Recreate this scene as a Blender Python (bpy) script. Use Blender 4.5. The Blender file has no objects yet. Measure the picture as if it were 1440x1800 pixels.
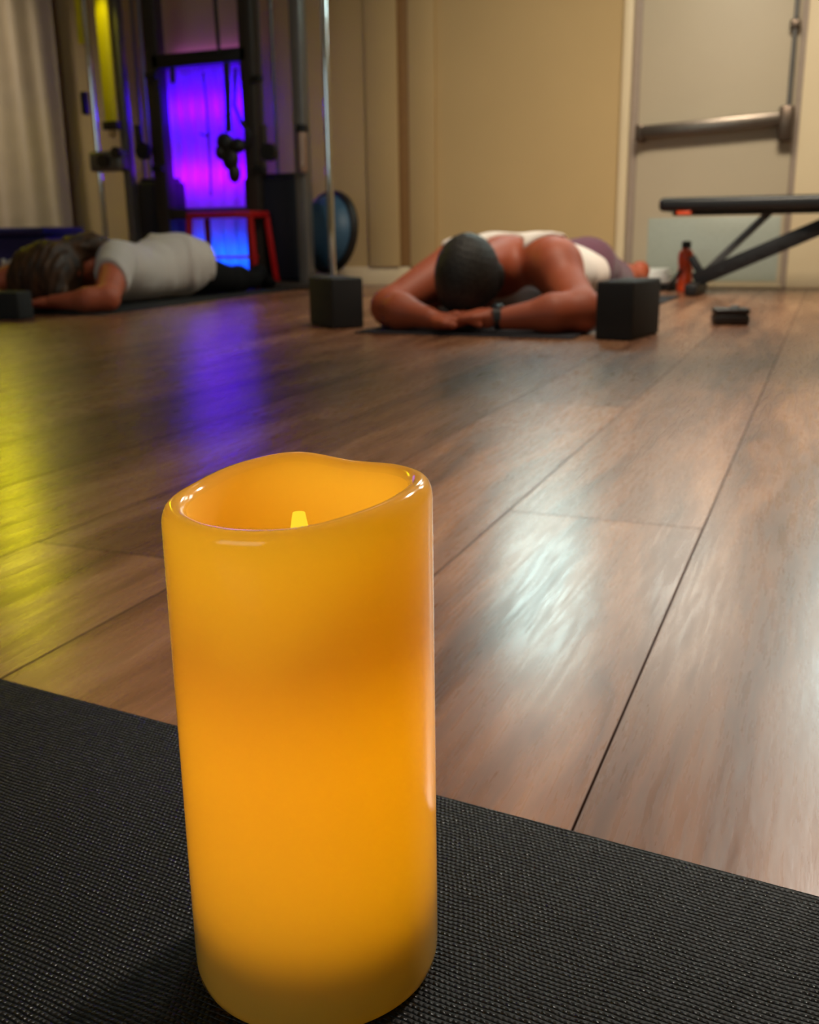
import bpy, bmesh, math, random
import numpy as np
from mathutils import Vector, Matrix, noise as mnoise
random.seed(4)
SC = bpy.context.scene
COL = SC.collection
PI = math.pi

# ------------------------------------------------------------------ camera geometry
F = 1750.0; H = 0.28
TH, PSI, RHO = math.radians(15.64), math.radians(22.5), math.radians(-0.82)
fw = Vector((-math.sin(PSI)*math.cos(TH), math.cos(PSI)*math.cos(TH), -math.sin(TH)))
r0 = Vector((math.cos(PSI), math.sin(PSI), 0)); u0 = r0.cross(fw)
rt = r0*math.cos(RHO) + u0*math.sin(RHO); up = -r0*math.sin(RHO) + u0*math.cos(RHO)
CAM = Vector((0, 0, H))
def at(x, y, Y):
    "room point on the plane Y seen at photo position x, y"
    d = fw + rt*((x-720)/F) + up*((900-y)/F)
    return CAM + d*(Y/d.y)
def flo(x, y):
    d = fw + rt*((x-720)/F) + up*((900-y)/F)
    return CAM + d*(-H/d.z)

# ------------------------------------------------------------------ materials
def lin(c):
    return tuple(((v/255.0)/12.92 if v/255.0 <= .04045 else ((v/255.0+.055)/1.055)**2.4) for v in c) + (1.0,)
class Nd:
    def __init__(s, name):
        s.m = bpy.data.materials.new(name); s.m.use_nodes = True
        s.t = s.m.node_tree; s.t.nodes.clear()
        s.out = s.n('ShaderNodeOutputMaterial')
    def n(s, typ, ins=None, **kw):
        nd = s.t.nodes.new(typ)
        for k, v in kw.items(): setattr(nd, k, v)
        for k, v in (ins or {}).items():
            sk = nd.inputs[k]
            if isinstance(v, bpy.types.NodeSocket): s.t.links.new(v, sk)
            else: sk.default_value = v
        return nd
    def math(s, op, a, b=0.0, c=0.0):
        return s.n('ShaderNodeMath', {0: a, 1: b, 2: c}, operation=op).outputs[0]
    def mix(s, f, a, b, blend='MIX'):
        nd = s.n('ShaderNodeMix', data_type='RGBA', blend_type=blend)
        for i, v in ((0, f), (6, a), (7, b)):
            if isinstance(v, bpy.types.NodeSocket): s.t.links.new(v, nd.inputs[i])
            else: nd.inputs[i].default_value = v
        return nd.outputs[2]
    def ramp(s, f, stops):
        nd = s.n('ShaderNodeValToRGB', {0: f}); cr = nd.color_ramp
        while len(cr.elements) < len(stops): cr.elements.new(.5)
        for e, (p, c) in zip(cr.elements, stops): e.position = p; e.color = c if len(c) == 4 else tuple(c)+(1,)
        return nd.outputs[0]
    def end(s, sh):
        s.t.links.new(sh, s.out.inputs[0]); return s.m

def plain(name, rgb, rough=.5, metal=0.0, nscale=30, namt=.12, bump=0.0, bscale=200, coat=0.0, spec=.5, sheen=0.0):
    k = Nd(name)
    tc = k.n('ShaderNodeTexCoord').outputs['Object']
    nz = k.n('ShaderNodeTexNoise', {'Vector': tc, 'Scale': nscale, 'Detail': 4.0}).outputs[0]
    c = lin(rgb)
    lo = tuple(v*(1-namt) for v in c[:3])+(1,); hi = tuple(min(1, v*(1+namt)) for v in c[:3])+(1,)
    colr = k.mix(nz, lo, hi)
    ins = {'Base Color': colr, 'Roughness': rough, 'Metallic': metal, 'Coat Weight': coat, 'Specular IOR Level': spec, 'Sheen Weight': sheen}
    if bump:
        n2 = k.n('ShaderNodeTexNoise', {'Vector': tc, 'Scale': bscale, 'Detail': 3.0}).outputs[0]
        ins['Normal'] = k.n('ShaderNodeBump', {'Height': n2, 'Strength': bump, 'Distance': .002}).outputs[0]
    return k.end(k.n('ShaderNodeBsdfPrincipled', ins).outputs[0])
def emit(name, rgb, st):
    k = Nd(name)
    return k.end(k.n('ShaderNodeEmission', {'Color': rgb if len(rgb) == 4 else tuple(rgb)+(1,), 'Strength': st}).outputs[0])

def mat_floor():
    k = Nd('walnut_laminate')
    pos = k.n('ShaderNodeNewGeometry').outputs['Position']
    sp = k.n('ShaderNodeSeparateXYZ', {0: pos}); X, Y = sp.outputs[0], sp.outputs[1]
    W, L = .196, 1.6
    u = k.math('DIVIDE', k.math('ADD', X, .287), W)
    row = k.math('FLOOR', u); fu = k.math('FRACT', u)
    off = k.math('FRACT', k.math('ADD', k.math('MULTIPLY', row, .58), 100.0))
    v = k.math('SUBTRACT', k.math('DIVIDE', k.math('SUBTRACT', Y, .963), L), off)
    pl = k.math('FLOOR', v); fv = k.math('FRACT', v)
    ident = k.n('ShaderNodeCombineXYZ', {0: row, 1: pl, 2: 3.0}).outputs[0]
    rnd = k.n('ShaderNodeTexWhiteNoise', {'Vector': ident}, noise_dimensions='3D')
    # seams
    du = k.math('MULTIPLY', k.math('MINIMUM', fu, k.math('SUBTRACT', 1.0, fu)), W)
    dv = k.math('MULTIPLY', k.math('MINIMUM', fv, k.math('SUBTRACT', 1.0, fv)), L)
    dd = k.math('MINIMUM', du, dv)
    seam = k.n('ShaderNodeMapRange', {0: dd, 1: .0004, 2: .0013, 3: 1.0, 4: 0.0}).outputs[0]
    # grain
    sh = k.n('ShaderNodeVectorMath', {0: rnd.outputs['Color'], 1: (7.0, 11.0, 5.0)}, operation='MULTIPLY').outputs[0]
    base = k.n('ShaderNodeVectorMath', {0: pos, 1: sh}, operation='ADD').outputs[0]
    wob = k.n('ShaderNodeTexNoise', {'Vector': k.n('ShaderNodeVectorMath', {0: base, 1: (9, 2.6, 1)}, operation='MULTIPLY').outputs[0], 'Scale': 1.0, 'Detail': 3.0})
    gx = k.n('ShaderNodeVectorMath', {0: base, 1: (17, 1.3, 1)}, operation='MULTIPLY').outputs[0]
    gx = k.n('ShaderNodeVectorMath', {0: gx, 1: k.n('ShaderNodeVectorMath', {0: wob.outputs['Color'], 1: (2.2, .5, 0)}, operation='MULTIPLY').outputs[0]}, operation='ADD').outputs[0]
    g1 = k.n('ShaderNodeTexNoise', {'Vector': gx, 'Scale': 1.0, 'Detail': 6.0, 'Roughness': .6, 'Distortion': .25}).outputs[0]
    fx = k.n('ShaderNodeVectorMath', {0: base, 1: (210, 14, 1)}, operation='MULTIPLY').outputs[0]
    g2 = k.n('ShaderNodeTexNoise', {'Vector': fx, 'Scale': 1.0, 'Detail': 3.0, 'Roughness': .6}).outputs[0]
    c1 = k.ramp(g1, [(.28, lin((76, 46, 31))), (.42, lin((120, 79, 55))), (.54, lin((148, 102, 73))), (.72, lin((174, 128, 96)))])
    c2 = k.mix(k.n('ShaderNodeMapRange', {0: g2, 1: .42, 2: .75, 3: 0.0, 4: .35}).outputs[0], c1, lin((84, 52, 35)))
    tone = k.n('ShaderNodeMapRange', {0: rnd.outputs['Value'], 1: 0.0, 2: 1.0, 3: .8, 4: 1.12}).outputs[0]
    c3 = k.n('ShaderNodeVectorMath', {0: c2, 'Scale': tone}, operation='SCALE').outputs[0]
    c4 = k.mix(seam, c3, lin((38, 22, 15)))
    hgt = k.math('MULTIPLY', g2, .22)
    emb = k.n('ShaderNodeTexNoise', {'Vector': k.n('ShaderNodeVectorMath', {0: base, 1: (380, 110, 1)}, operation='MULTIPLY').outputs[0], 'Scale': 1.0, 'Detail': 2.0}).outputs[0]
    hgt = k.math('ADD', hgt, k.math('MULTIPLY', emb, .35))
    bp = k.n('ShaderNodeBump', {'Height': hgt, 'Strength': .2, 'Distance': .0006}).outputs[0]
    rg = k.n('ShaderNodeMapRange', {0: g2, 1: .3, 2: .7, 3: .24, 4: .32}).outputs[0]
    rg = k.math('ADD', rg, k.math('MULTIPLY', seam, .5)); spc = k.math('MULTIPLY', k.math('SUBTRACT', 1.0, seam), .6)
    return k.end(k.n('ShaderNodeBsdfPrincipled', {'Base Color': c4, 'Roughness': rg, 'Normal': bp, 'Specular IOR Level': spc}).outputs[0])

def mat_mat():
    k = Nd('charcoal_ribbed_foam')
    tc = k.n('ShaderNodeTexCoord').outputs['Object']
    nz = k.n('ShaderNodeTexNoise', {'Vector': tc, 'Scale': 38.0, 'Detail': 3.0}).outputs['Color']
    wv = k.n('ShaderNodeVectorMath', {0: nz, 1: (-.5, -.5, -.5)}, operation='ADD').outputs[0]
    p = k.n('ShaderNodeVectorMath', {0: tc, 1: k.n('ShaderNodeVectorMath', {0: wv, 'Scale': .0042}, operation='SCALE').outputs[0]}, operation='ADD').outputs[0]
    sp = k.n('ShaderNodeSeparateXYZ', {0: p}); X, Y = sp.outputs[0], sp.outputs[1]
    # small rows of knobs: ribs across, beads along each rib, staggered
    ry = k.math('DIVIDE', Y, .0023)
    row = k.math('FLOOR', ry)
    st = k.math('MULTIPLY', k.math('MODULO', row, 2.0), .5)
    bx = k.math('ADD', k.math('DIVIDE', X, .0023), st)
    rib = k.math('ABSOLUTE', k.math('SINE', k.math('MULTIPLY', ry, PI)))
    bead = k.math('ABSOLUTE', k.math('SINE', k.math('MULTIPLY', bx, PI)))
    hgt = k.math('MULTIPLY', k.math('POWER', rib, .7), k.math('ADD', .5, k.math('MULTIPLY', bead, .5)))
    fine = k.n('ShaderNodeTexNoise', {'Vector': tc, 'Scale': 900.0, 'Detail': 2.0}).outputs[0]
    cell = k.n('ShaderNodeTexWhiteNoise', {'Vector': k.n('ShaderNodeCombineXYZ', {0: k.math('FLOOR', bx), 1: row, 2: 0.0}).outputs[0]}, noise_dimensions='3D').outputs['Value']
    hgt2 = k.math('ADD', k.math('ADD', hgt, k.math('MULTIPLY', cell, .3)), k.math('MULTIPLY', fine, .35))
    bp = k.n('ShaderNodeBump', {'Height': hgt2, 'Strength': 1.0, 'Distance': .0010}).outputs[0]
    c = k.mix(hgt, lin((3, 3, 3)), lin((20, 19, 18)))
    rg = k.n('ShaderNodeMapRange', {0: cell, 1: 0.0, 2: 1.0, 3: .7, 4: .33}).outputs[0]
    return k.end(k.n('ShaderNodeBsdfPrincipled', {'Base Color': c, 'Roughness': rg, 'Normal': bp, 'Specular IOR Level': .22}).outputs[0])

def mat_wax(nm='ivory_wax', matte=False):
    k = Nd(nm)
    tc = k.n('ShaderNodeTexCoord').outputs['Object']
    nz = k.n('ShaderNodeTexNoise', {'Vector': tc, 'Scale': 14.0, 'Detail': 3.0}).outputs[0]
    tcol = k.mix(nz, (1.0, .80, .08, 1), (1.0, .84, .10, 1))
    tr = k.n('ShaderNodeBsdfTranslucent', {'Color': tcol}).outputs[0]
    df = k.n('ShaderNodeBsdfDiffuse', {'Color': lin((232, 192, 112))}).outputs[0]
    m1 = k.n('ShaderNodeMixShader', {0: .62, 1: df, 2: tr}).outputs[0]
    if matte: return k.end(m1)
    gl = k.n('ShaderNodeBsdfGlossy', {'Color': (1, 1, 1, 1), 'Roughness': .12}).outputs[0]
    fr = k.n('ShaderNodeFresnel', {'IOR': 1.42}).outputs[0]
    return k.end(k.n('ShaderNodeMixShader', {0: fr, 1: m1, 2: gl}).outputs[0])

def mat_sheer():
    k = Nd('sheer_lavender_fabric')
    tc = k.n('ShaderNodeTexCoord').outputs['Object']
    nz = k.n('ShaderNodeTexNoise', {'Vector': tc, 'Scale': 40.0, 'Detail': 2.0}).outputs[0]
    c = k.mix(nz, (.62, .26, .90, 1), (.70, .32, .98, 1))
    tr = k.n('ShaderNodeBsdfTranslucent', {'Color': c}).outputs[0]
    df = k.n('ShaderNodeBsdfDiffuse', {'Color': c}).outputs[0]
    return k.end(k.n('ShaderNodeMixShader', {0: .35, 1: tr, 2: df}).outputs[0])

def mat_skin(name, rgb):
    k = Nd(name)
    tc = k.n('ShaderNodeTexCoord').outputs['Object']
    nz = k.n('ShaderNodeTexNoise', {'Vector': tc, 'Scale': 18.0, 'Detail': 4.0}).outputs[0]
    c = lin(rgb)
    colr = k.mix(nz, tuple(v*.82 for v in c[:3])+(1,), tuple(min(1, v*1.15) for v in c[:3])+(1,))
    return k.end(k.n('ShaderNodeBsdfPrincipled', {'Base Color': colr, 'Roughness': .58, 'Subsurface Weight': .12, 'Subsurface Radius': (.01, .004, .002), 'Subsurface Scale': .5}).outputs[0])

def mat_hair(name, a, b, stretch):
    k = Nd(name)
    tc = k.n('ShaderNodeTexCoord').outputs['Object']
    v = k.n('ShaderNodeVectorMath', {0: tc, 1: stretch}, operation='MULTIPLY').outputs[0]
    nz = k.n('ShaderNodeTexNoise', {'Vector': v, 'Scale': 1.0, 'Detail': 5.0}).outputs[0]
    c = k.ramp(nz, [(.3, lin(a)), (.7, lin(b))])
    bp = k.n('ShaderNodeBump', {'Height': nz, 'Strength': .6, 'Distance': .004}).outputs[0]
    return k.end(k.n('ShaderNodeBsdfPrincipled', {'Base Color': c, 'Roughness': .55, 'Normal': bp, 'Specular IOR Level': .25}).outputs[0])

def mat_cloth(name, rgb, rough=.85):
    k = Nd(name)
    tc = k.n('ShaderNodeTexCoord').outputs['Object']
    nz = k.n('ShaderNodeTexNoise', {'Vector': tc, 'Scale': 9.0, 'Detail': 3.0}).outputs[0]
    wv = k.n('ShaderNodeTexNoise', {'Vector': tc, 'Scale': 900.0}).outputs[0]
    c = lin(rgb)
    colr = k.mix(nz, tuple(v*.9 for v in c[:3])+(1,), tuple(min(1, v*1.06) for v in c[:3])+(1,))
    h = k.math('ADD', k.math('MULTIPLY', nz, 6.0), wv)
    bp = k.n('ShaderNodeBump', {'Height': h, 'Strength': .35, 'Distance': .002}).outputs[0]
    return k.end(k.n('ShaderNodeBsdfPrincipled', {'Base Color': colr, 'Roughness': rough, 'Normal': bp, 'Sheen Weight': .15 if sum(rgb) > 120 else 0.0, 'Specular IOR Level': .5 if sum(rgb) > 120 else .2}).outputs[0])

M = dict(
    floor=mat_floor(), mat=mat_mat(), wax=mat_wax(), waxin=mat_wax('matte_inner_wax', True), sheer=mat_sheer(),
    wall=plain('tan_wall_paint', (194, 167, 118), .75, nscale=3, namt=.05, bump=.15, bscale=90),
    ceil=plain('ceiling_paint', (190, 180, 165), .9),
    trim=plain('cream_trim_paint', (226, 208, 172), .45, nscale=6, namt=.04),
    jamb=plain('grey_door_gasket', (158, 142, 128), .6),
    door=plain('beige_door_paint', (190, 177, 152), .5, nscale=4, namt=.05),
    kick=plain('brushed_kick_plate', (168, 176, 166), .38, .1, nscale=60),
    steel=plain('dull_steel', (120, 110, 100), .32, .9),
    brass=plain('dark_bronze_metal', (92, 78, 66), .35, .7),
    brown_strip=plain('brown_wall_strip', (150, 112, 66), .6),
    foam=plain('black_foam', (34, 33, 33), .8, nscale=300, namt=.25, bump=.3, bscale=500),
    navymat=plain('dark_navy_mat', (28, 26, 34), .75, nscale=200),
    blackmat=plain('black_mat', (16, 17, 19), .75, nscale=200),
    black=plain('black_plastic', (18, 18, 19), .45),
    vinyl=plain('black_vinyl', (15, 15, 16), .38, bump=.2, bscale=400),
    gunmetal=plain('black_powder_coat', (26, 26, 28), .45, .2),
    greytube=plain('grey_powder_coat', (92, 92, 92), .4, .5),
    frame=plain('dark_brown_powder_coat', (50, 43, 38), .45, .15),
    silver=plain('silver_powder_coat', (120, 118, 116), .35, .6),
    chrome=plain('chrome', (225, 228, 230), .1, 1.0, namt=.02),
    grip=plain('rosy_steel_grip', (165, 138, 122), .3, .6),
    shroud=plain('navy_shroud', (18, 20, 38), .5),
    yellow=plain('yellow_reflection_colour', (235, 222, 10), .5, nscale=20, namt=.05),  # yellow of a reflection in chrome, put into the colour
    red=plain('red_enamel', (170, 18, 22), .4),
    bluerub=plain('blue_rubber', (48, 84, 112), .5, nscale=20),
    bluebox=plain('navy_blue_plastic', (20, 24, 92), .5),
    orange=plain('orange_plastic', (214, 74, 26), .35, coat=.2),
    white=mat_cloth('white_terry', (236, 236, 232)),
    pale=plain('pale_plastic', (205, 175, 155), .4),
    beige=mat_cloth('beige_drape', (176, 158, 128)),
    skin=mat_skin('tan_skin', (164, 78, 46)), skin2=mat_skin('rosy_skin', (178, 90, 60)),
    tank=mat_cloth('white_cotton', (238, 224, 214)), short=mat_cloth('burgundy_knit', (92, 34, 58)),
    tee=mat_cloth('heather_grey_cotton', (196, 188, 182)), legging=mat_cloth('black_knit', (9, 10, 13)),
    hair1=mat_hair('short_grey_hair', (20, 18, 17), (60, 56, 52), (160, 160, 160)),
    hair2=mat_hair('brown_hair', (26, 15, 9), (92, 62, 40), (60, 22, 14)),
    dark=plain('dark_case', (34, 28, 26), .4),
    led=plain('led_plastic', (255, 210, 90), .4),
)

# ------------------------------------------------------------------ mesh helpers
class MB:
    def __init__(s): s.b = bmesh.new()
    def _merge(s, t, mtx=None):
        me = bpy.data.meshes.new('tmp'); 
        if mtx is not None: t.transform(mtx)
        t.to_mesh(me); t.free(); s.b.from_mesh(me); bpy.data.meshes.remove(me); return s
    def box(s, lo, hi, bev=.004, seg=2, mtx=None):
        t = bmesh.new(); bmesh.ops.create_cube(t, size=1)
        lo, hi = Vector(lo), Vector(hi); c = (lo+hi)/2; d = hi-lo
        for v in t.verts: v.co = Vector((v.co.x*d.x, v.co.y*d.y, v.co.z*d.z)) + c
        bev = min(bev, .45*min(abs(d.x), abs(d.y), abs(d.z)))
        if bev > 0: bmesh.ops.bevel(t, geom=t.edges[:], offset=bev, segments=seg, affect='EDGES', profile=.5)
        return s._merge(t, mtx)
    def tube(s, pts, r, n=12, flat=1.0, cap=True):
        t = bmesh.new(); pts = [Vector(p) for p in pts]
        rs = r if isinstance(r, (list, tuple)) else [r]*len(pts)
        rings = []; prev = None
        for i, p in enumerate(pts):
            d = (pts[min(i+1, len(pts)-1)] - pts[max(i-1, 0)]).normalized()
            a = prev if prev is not None else (Vector((0, 0, 1)) if abs(d.z) < .9 else Vector((1, 0, 0)))
            x = (a - d*a.dot(d)).normalized(); y = d.cross(x); prev = x
            rings.append([t.verts.new(p + x*(math.cos(2*PI*j/n)*rs[i]) + y*(math.sin(2*PI*j/n)*rs[i]*flat)) for j in range(n)])
        for a, b in zip(rings, rings[1:]):
            for j in range(n): t.faces.new((a[j], a[(j+1) % n], b[(j+1) % n], b[j]))
        if cap: t.faces.new(rings[0][::-1]); t.faces.new(rings[-1])
        return s._merge(t)
    def bar(s, p, q, w, h, bev=.003):
        "rectangular bar from p to q, w across, h deep"
        p, q = Vector(p), Vector(q); d = q-p; z = d.normalized()
        a = Vector((0, 1, 0)) if abs(z.y) < .9 else Vector((1, 0, 0))
        x = a.cross(z).normalized(); y = z.cross(x)
        m = Matrix((x, y, z)).transposed().to_4x4(); m.translation = (p+q)/2
        return s.box((-w/2, -h/2, -d.length/2), (w/2, h/2, d.length/2), bev, 2, m)
    def lathe(s, prof, c=(0, 0, 0), n=48, mtx=None):
        t = bmesh.new(); rings = []
        for r, z in prof:
            if r < 1e-6: rings.append([t.verts.new((c[0], c[1], c[2]+z))])
            else: rings.append([t.verts.new((c[0]+r*math.cos(2*PI*j/n), c[1]+r*math.sin(2*PI*j/n), c[2]+z)) for j in range(n)])
        for a, b in zip(rings, rings[1:]):
            if len(a) == 1 and len(b) == 1: continue
            for j in range(n):
                if len(a) == 1: t.faces.new((a[0], b[(j+1) % n], b[j]))
                elif len(b) == 1: t.faces.new((a[j], a[(j+1) % n], b[0]))
                else: t.faces.new((a[j], a[(j+1) % n], b[(j+1) % n], b[j]))
        return s._merge(t, mtx)
    def ell(s, c, r, n=20, mtx=None):
        t = bmesh.new(); bmesh.ops.create_uvsphere(t, u_segments=n*2, v_segments=n, radius=1)
        for v in t.verts: v.co = Vector((v.co.x*r[0]+c[0], v.co.y*r[1]+c[1], v.co.z*r[2]+c[2]))
        return s._merge(t, mtx)
    def build(s, name, m, parent=None, smooth=True, ang=40):
        bmesh.ops.recalc_face_normals(s.b, faces=s.b.faces[:])
        me = bpy.data.meshes.new(name); s.b.to_mesh(me); s.b.free()
        return link(name, me, m, parent, smooth, ang)
def link(name, me, m, parent=None, smooth=True, ang=40):
    me.materials.append(m)
    if smooth:
        me.polygons.foreach_set('use_smooth', [True]*len(me.polygons))
        try: me.set_sharp_from_angle(angle=math.radians(ang))
        except Exception: pass
    o = bpy.data.objects.new(name, me); COL.objects.link(o)
    if parent is not None:
        o.parent = parent; o.matrix_parent_inverse = parent_inv(parent)
    return o
def parent_inv(p): return wmat(p).inverted()
def wmat(o):
    return o.matrix_basis.copy() if o.parent is None else wmat(o.parent) @ o.matrix_parent_inverse @ o.matrix_basis
def thing(name, label, cat, loc=(0, 0, 0), rz=0, group=None):
    o = bpy.data.objects.new(name, None); COL.objects.link(o); o.empty_display_size = .05
    o.location = loc; o.rotation_euler = (0, 0, rz); tag(o, label, cat, group); return o
def tag(o, label, cat, group=None):
    o['label'] = label; o['category'] = cat
    if group: o['group'] = group
    return o
def struct(o): o['kind'] = 'structure'; return o

# ------------------------------------------------------------------ the room
WY = 5.30; XL, XR, YR, ZC = -5.9, 2.6, -2.6, 2.7
def shell(name, lo, hi, m): return struct(MB().box(lo, hi, 0).build(name, m, smooth=False))
shell('floor', (XL-.1, YR-.1, -.05), (XR+.1, WY+.1, 0), M['floor'])
shell('ceiling', (XL-.1, YR-.1, ZC), (XR+.1, WY+.1, ZC+.08), M['ceil'])
shell('wall_left', (XL-.1, YR, 0), (XL, WY, ZC), M['wall'])
shell('wall_right', (XR, YR, 0), (XR+.1, WY, ZC), M['wall'])
shell('wall_rear', (XL, YR-.1, 0), (XR, YR, ZC), M['wall'])
DL, DR = -.945, -.205                      # door leaf
shell('wall_back', (XL, WY, 0), (XR, WY+.12, ZC), M['wall'])
# baseboards of the back wall
for nm, a, b in (('baseboard_back', XL, DL-.1), ('baseboard_right', DR+.36, XR)):
    struct(MB().box((a, WY-.014, 0), (b, WY, .10), .004).build(nm, M['trim']))
# shallow wall strips left of the door
def strip(name, px0, px1, dep, m):
    a, b = at(px0, 250, WY).x, at(px1, 250, WY).x
    return struct(MB().box((a, WY-dep, .10), (b, WY, ZC), .006).build(name, m))
strip('trim_1', 648, 703, .030, M['wall'])
strip('trim_2', 703, 722, .018, M['brown_strip'])  # browner than the strips on both sides
strip('trim_3', 722, 768, .030, M['wall'])
# door
d1 = bpy.data.objects.new('door_1', None); COL.objects.link(d1); d1.location = (DL, WY, 0); d1['kind'] = 'structure'
DT = 2.08
MB().box((DL+.012, WY-.045, .012), (DR-.012, WY-.005, DT-.012), .003).build('door_panel', M['door'], d1)
fr = MB(); fr.box((DL-.075, WY-.06, 0), (DL-.03, WY, DT+.07), .006); fr.box((DR+.015, WY-.06, 0), (DR+.34, WY, DT+.07), .006); fr.box((DL-.018, WY-.06, DT+.01), (DR+.015, WY, DT+.07), .006)
fr.build('door_frame', M['trim'], d1)
jb = MB(); jb.box((DL-.03, WY-.03, 0), (DL+.012, WY, DT+.01), .002); jb.box((DR-.012, WY-.03, 0), (DR+.015, WY, DT+.01), .002); jb.build('door_gasket', M['jamb'], d1)
MB().box((DL+.085, WY-.0485, .03), (DR-.03, WY-.045, .335), .001).build('kick_plate', M['kick'], d1)
pz0, pz1 = .735, .765
pb = MB(); pb.bar((DL+.03, WY-.10, pz0), (DR-.06, WY-.10, pz1), .06, .055, .012)
pbo = pb.build('panic_bar', M['steel'], d1)
MB().box((DL+.012, WY-.125, pz0-.04), (DL+.055, WY-.045, pz0+.035), .008).build('bar_end_bracket', M['brass'], pbo)
MB().box((DR-.075, WY-.13, pz1-.095), (DR-.008, WY-.045, pz1+.055), .012).build('latch_case', M['brass'], d1)
MB().tube([(DR-.036, WY-.075, pz1+.05), (DR-.036, WY-.075, DT-.02)], .011).build('vertical_rod', M['silver'], d1)
MB().box((DR-.06, WY-.09, 1.145), (DR-.015, WY-.045, 1.185), .006).build('rod_guide', M['brass'], d1)
MB().box((DL, WY-.11, 0), (DR, WY, .012), .003).build('threshold', M['trim'], d1)
# unseen glowing panes added beside the door for the bright floor patches
pane = emit('added_pane_glow', (.70, .97, .93), 21)
def window(name, x0, x1, z0, z1, Y=WY, s=1, pm=pane):
    o = struct(MB().box((x0, min(Y-.012*s, Y-.004*s), z0), (x1, max(Y-.012*s, Y-.004*s), z1), 0).build(name, pm, smooth=False))
    f = MB()
    ya, yb = min(Y, Y-.03*s), max(Y, Y-.03*s)
    f.box((x0-.05, ya, z0-.05), (x0, yb, z1+.05)); f.box((x1, ya, z0-.05), (x1+.05, yb, z1+.05))
    f.box((x0, ya, z0-.05), (x1, yb, z0)); f.box((x0, ya, z1), (x1, yb, z1+.05))
    f.build('window_frame', M['trim'], o)
    return o
window('window_1', -1.56, -1.14, 1.52, 2.05)
window('window_2', -.06, .62, 1.50, 2.35, WY, 1, emit('added_pane_glow_right', (.66, .95, .95), 12))
dl = MB().box((DL+.13, WY-.055, 1.46), (DR-.15, WY-.044, 1.98), .002).build('added_door_pane', emit('added_door_pane_glow', (.85, .95, .86), 8), d1)  # unseen glowing pane added to widen the pale glare on the floor
window('window_3', -2.8, -.4, 1.0, 2.2, YR, -1, emit('added_pane_glow_rear', (.75, .93, .95), 2.4))  # glowing pane added behind the camera for highlights on the chrome

# ------------------------------------------------------------------ foreground mat and candle
e0, e1 = flo(0, 1197), flo(1440, 1582)
ang = math.atan2(e1.y-e0.y, e1.x-e0.x)
mt = MB().box((-.75, -.60, 0), (1.05, 0, .005), .0018).build('yoga_mat', M['mat'])
mt.location = (e0.x, e0.y-.0035, 0); mt.rotation_euler = (0, 0, ang)
tag(mt, 'charcoal ribbed yoga mat under the glowing candle', 'yoga mat')

CX, CY, CZ = -.1646, .2959, .005
can = thing('pillar_candle', 'glowing amber battery pillar candle with wavy rim on charcoal mat', 'candle', (CX, CY, CZ))
view = math.atan2(CY, CX)                        # direction away from the camera
# rim height by angle: 0 = right side as photographed, 90 = far side, 270 = near side
RIM = [(0, .1935), (30, .1922), (60, .1910), (90, .1940), (120, .1918), (150, .1882), (180, .1876), (210, .1872), (240, .1870), (270, .1882), (300, .1915), (330, .1938)]
def rim(deg):
    deg %= 360; i = int(deg//30); t = (deg % 30)/30
    p = [RIM[(i+j) % 12][1] for j in (-1, 0, 1, 2)]
    return .5*((2*p[1]) + (-p[0]+p[2])*t + (2*p[0]-5*p[1]+4*p[2]-p[3])*t*t + (-p[0]+3*p[1]-3*p[2]+p[3])*t**3)
def candle_shell():
    t = bmesh.new(); n = 144; R0, R1 = .0477, .0470
    cols = []
    for j in range(n):
        a = 2*PI*j/n; h = rim(math.degrees(a)); w = view - PI/2 + a
        prof = [(.0, .0), (R0-.006, .0), (R0-.0025, .001), (R0-.0006, .003), (R0, .007)]
        for q in range(1, 24): prof.append((R0+(R1-R0)*q/24, .007+(h-.007-.006)*q/24))
        prof += [(R1, h-.006), (R1-.0005, h-.0035), (R1-.0015, h-.0015), (R1-.003, h-.0003), (R1-.005, h), (R1-.007, h-.001), (R1-.0085, h-.003), (R1-.0093, h-.006), (R1-.0096, h-.011)]
        for q in range(1, 16): prof.append((R1-.0096, (h-.011)+(.016-(h-.011))*q/15))
        prof.append((0, .016))
        cols.append([(r*math.cos(w), r*math.sin(w), z) for r, z in prof])
    m = len(cols[0]); vs = []
    for j in range(n):
        vs.append([t.verts.new(c) if 0 < i < m-1 else None for i, c in enumerate(cols[j])])
    b = t.verts.new((0, 0, 0)); tp = t.verts.new((0, 0, .016))
    for j in range(n):
        A, B = vs[j], vs[(j+1) % n]
        t.faces.new((b, B[1], A[1]))
        for i in range(1, m-2): t.faces.new((A[i], B[i], B[i+1], A[i+1]))
        t.faces.new((A[m-2], B[m-2], tp))
    s = MB(); s.b.free(); s.b = t
    s.b.transform(Matrix.Translation((CX, CY, CZ)))
    return s

ws = candle_shell().build('wax_shell', M['wax'], can, ang=60)
ws.data.materials.append(M['waxin'])
for p in ws.data.polygons:
    if math.hypot(p.center.x-CX, p.center.y-CY) < .0388 and .012 < p.center.z: p.material_index = 1
MB().lathe([(0, .0162), (.0379, .0162), (.0379, .028), (.036, .030), (0, .030)], (CX, CY, CZ)).build('battery_base', M['black'], can)
pf = MB(); pf.lathe([(0, .138), (.0368, .138), (.0368, .1405), (0, .1405)], (CX, CY, CZ)); pf.build('inner_platform', M['waxin'], can)
k = Nd('led_flame'); tc = k.n('ShaderNodeTexCoord').outputs['Object']
fm = k.end(k.n('ShaderNodeEmission', {'Color': (1.0, .66, .03, 1), 'Strength': 1.1}).outputs[0])
MB().lathe([(0, .1405), (.0056, .1405), (.0058, .150), (.0050, .162), (.0038, .172), (.0026, .179), (.0022, .1812), (0, .1815)], (CX, CY, CZ), 24).build('flame_bulb', fm, can)
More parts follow.
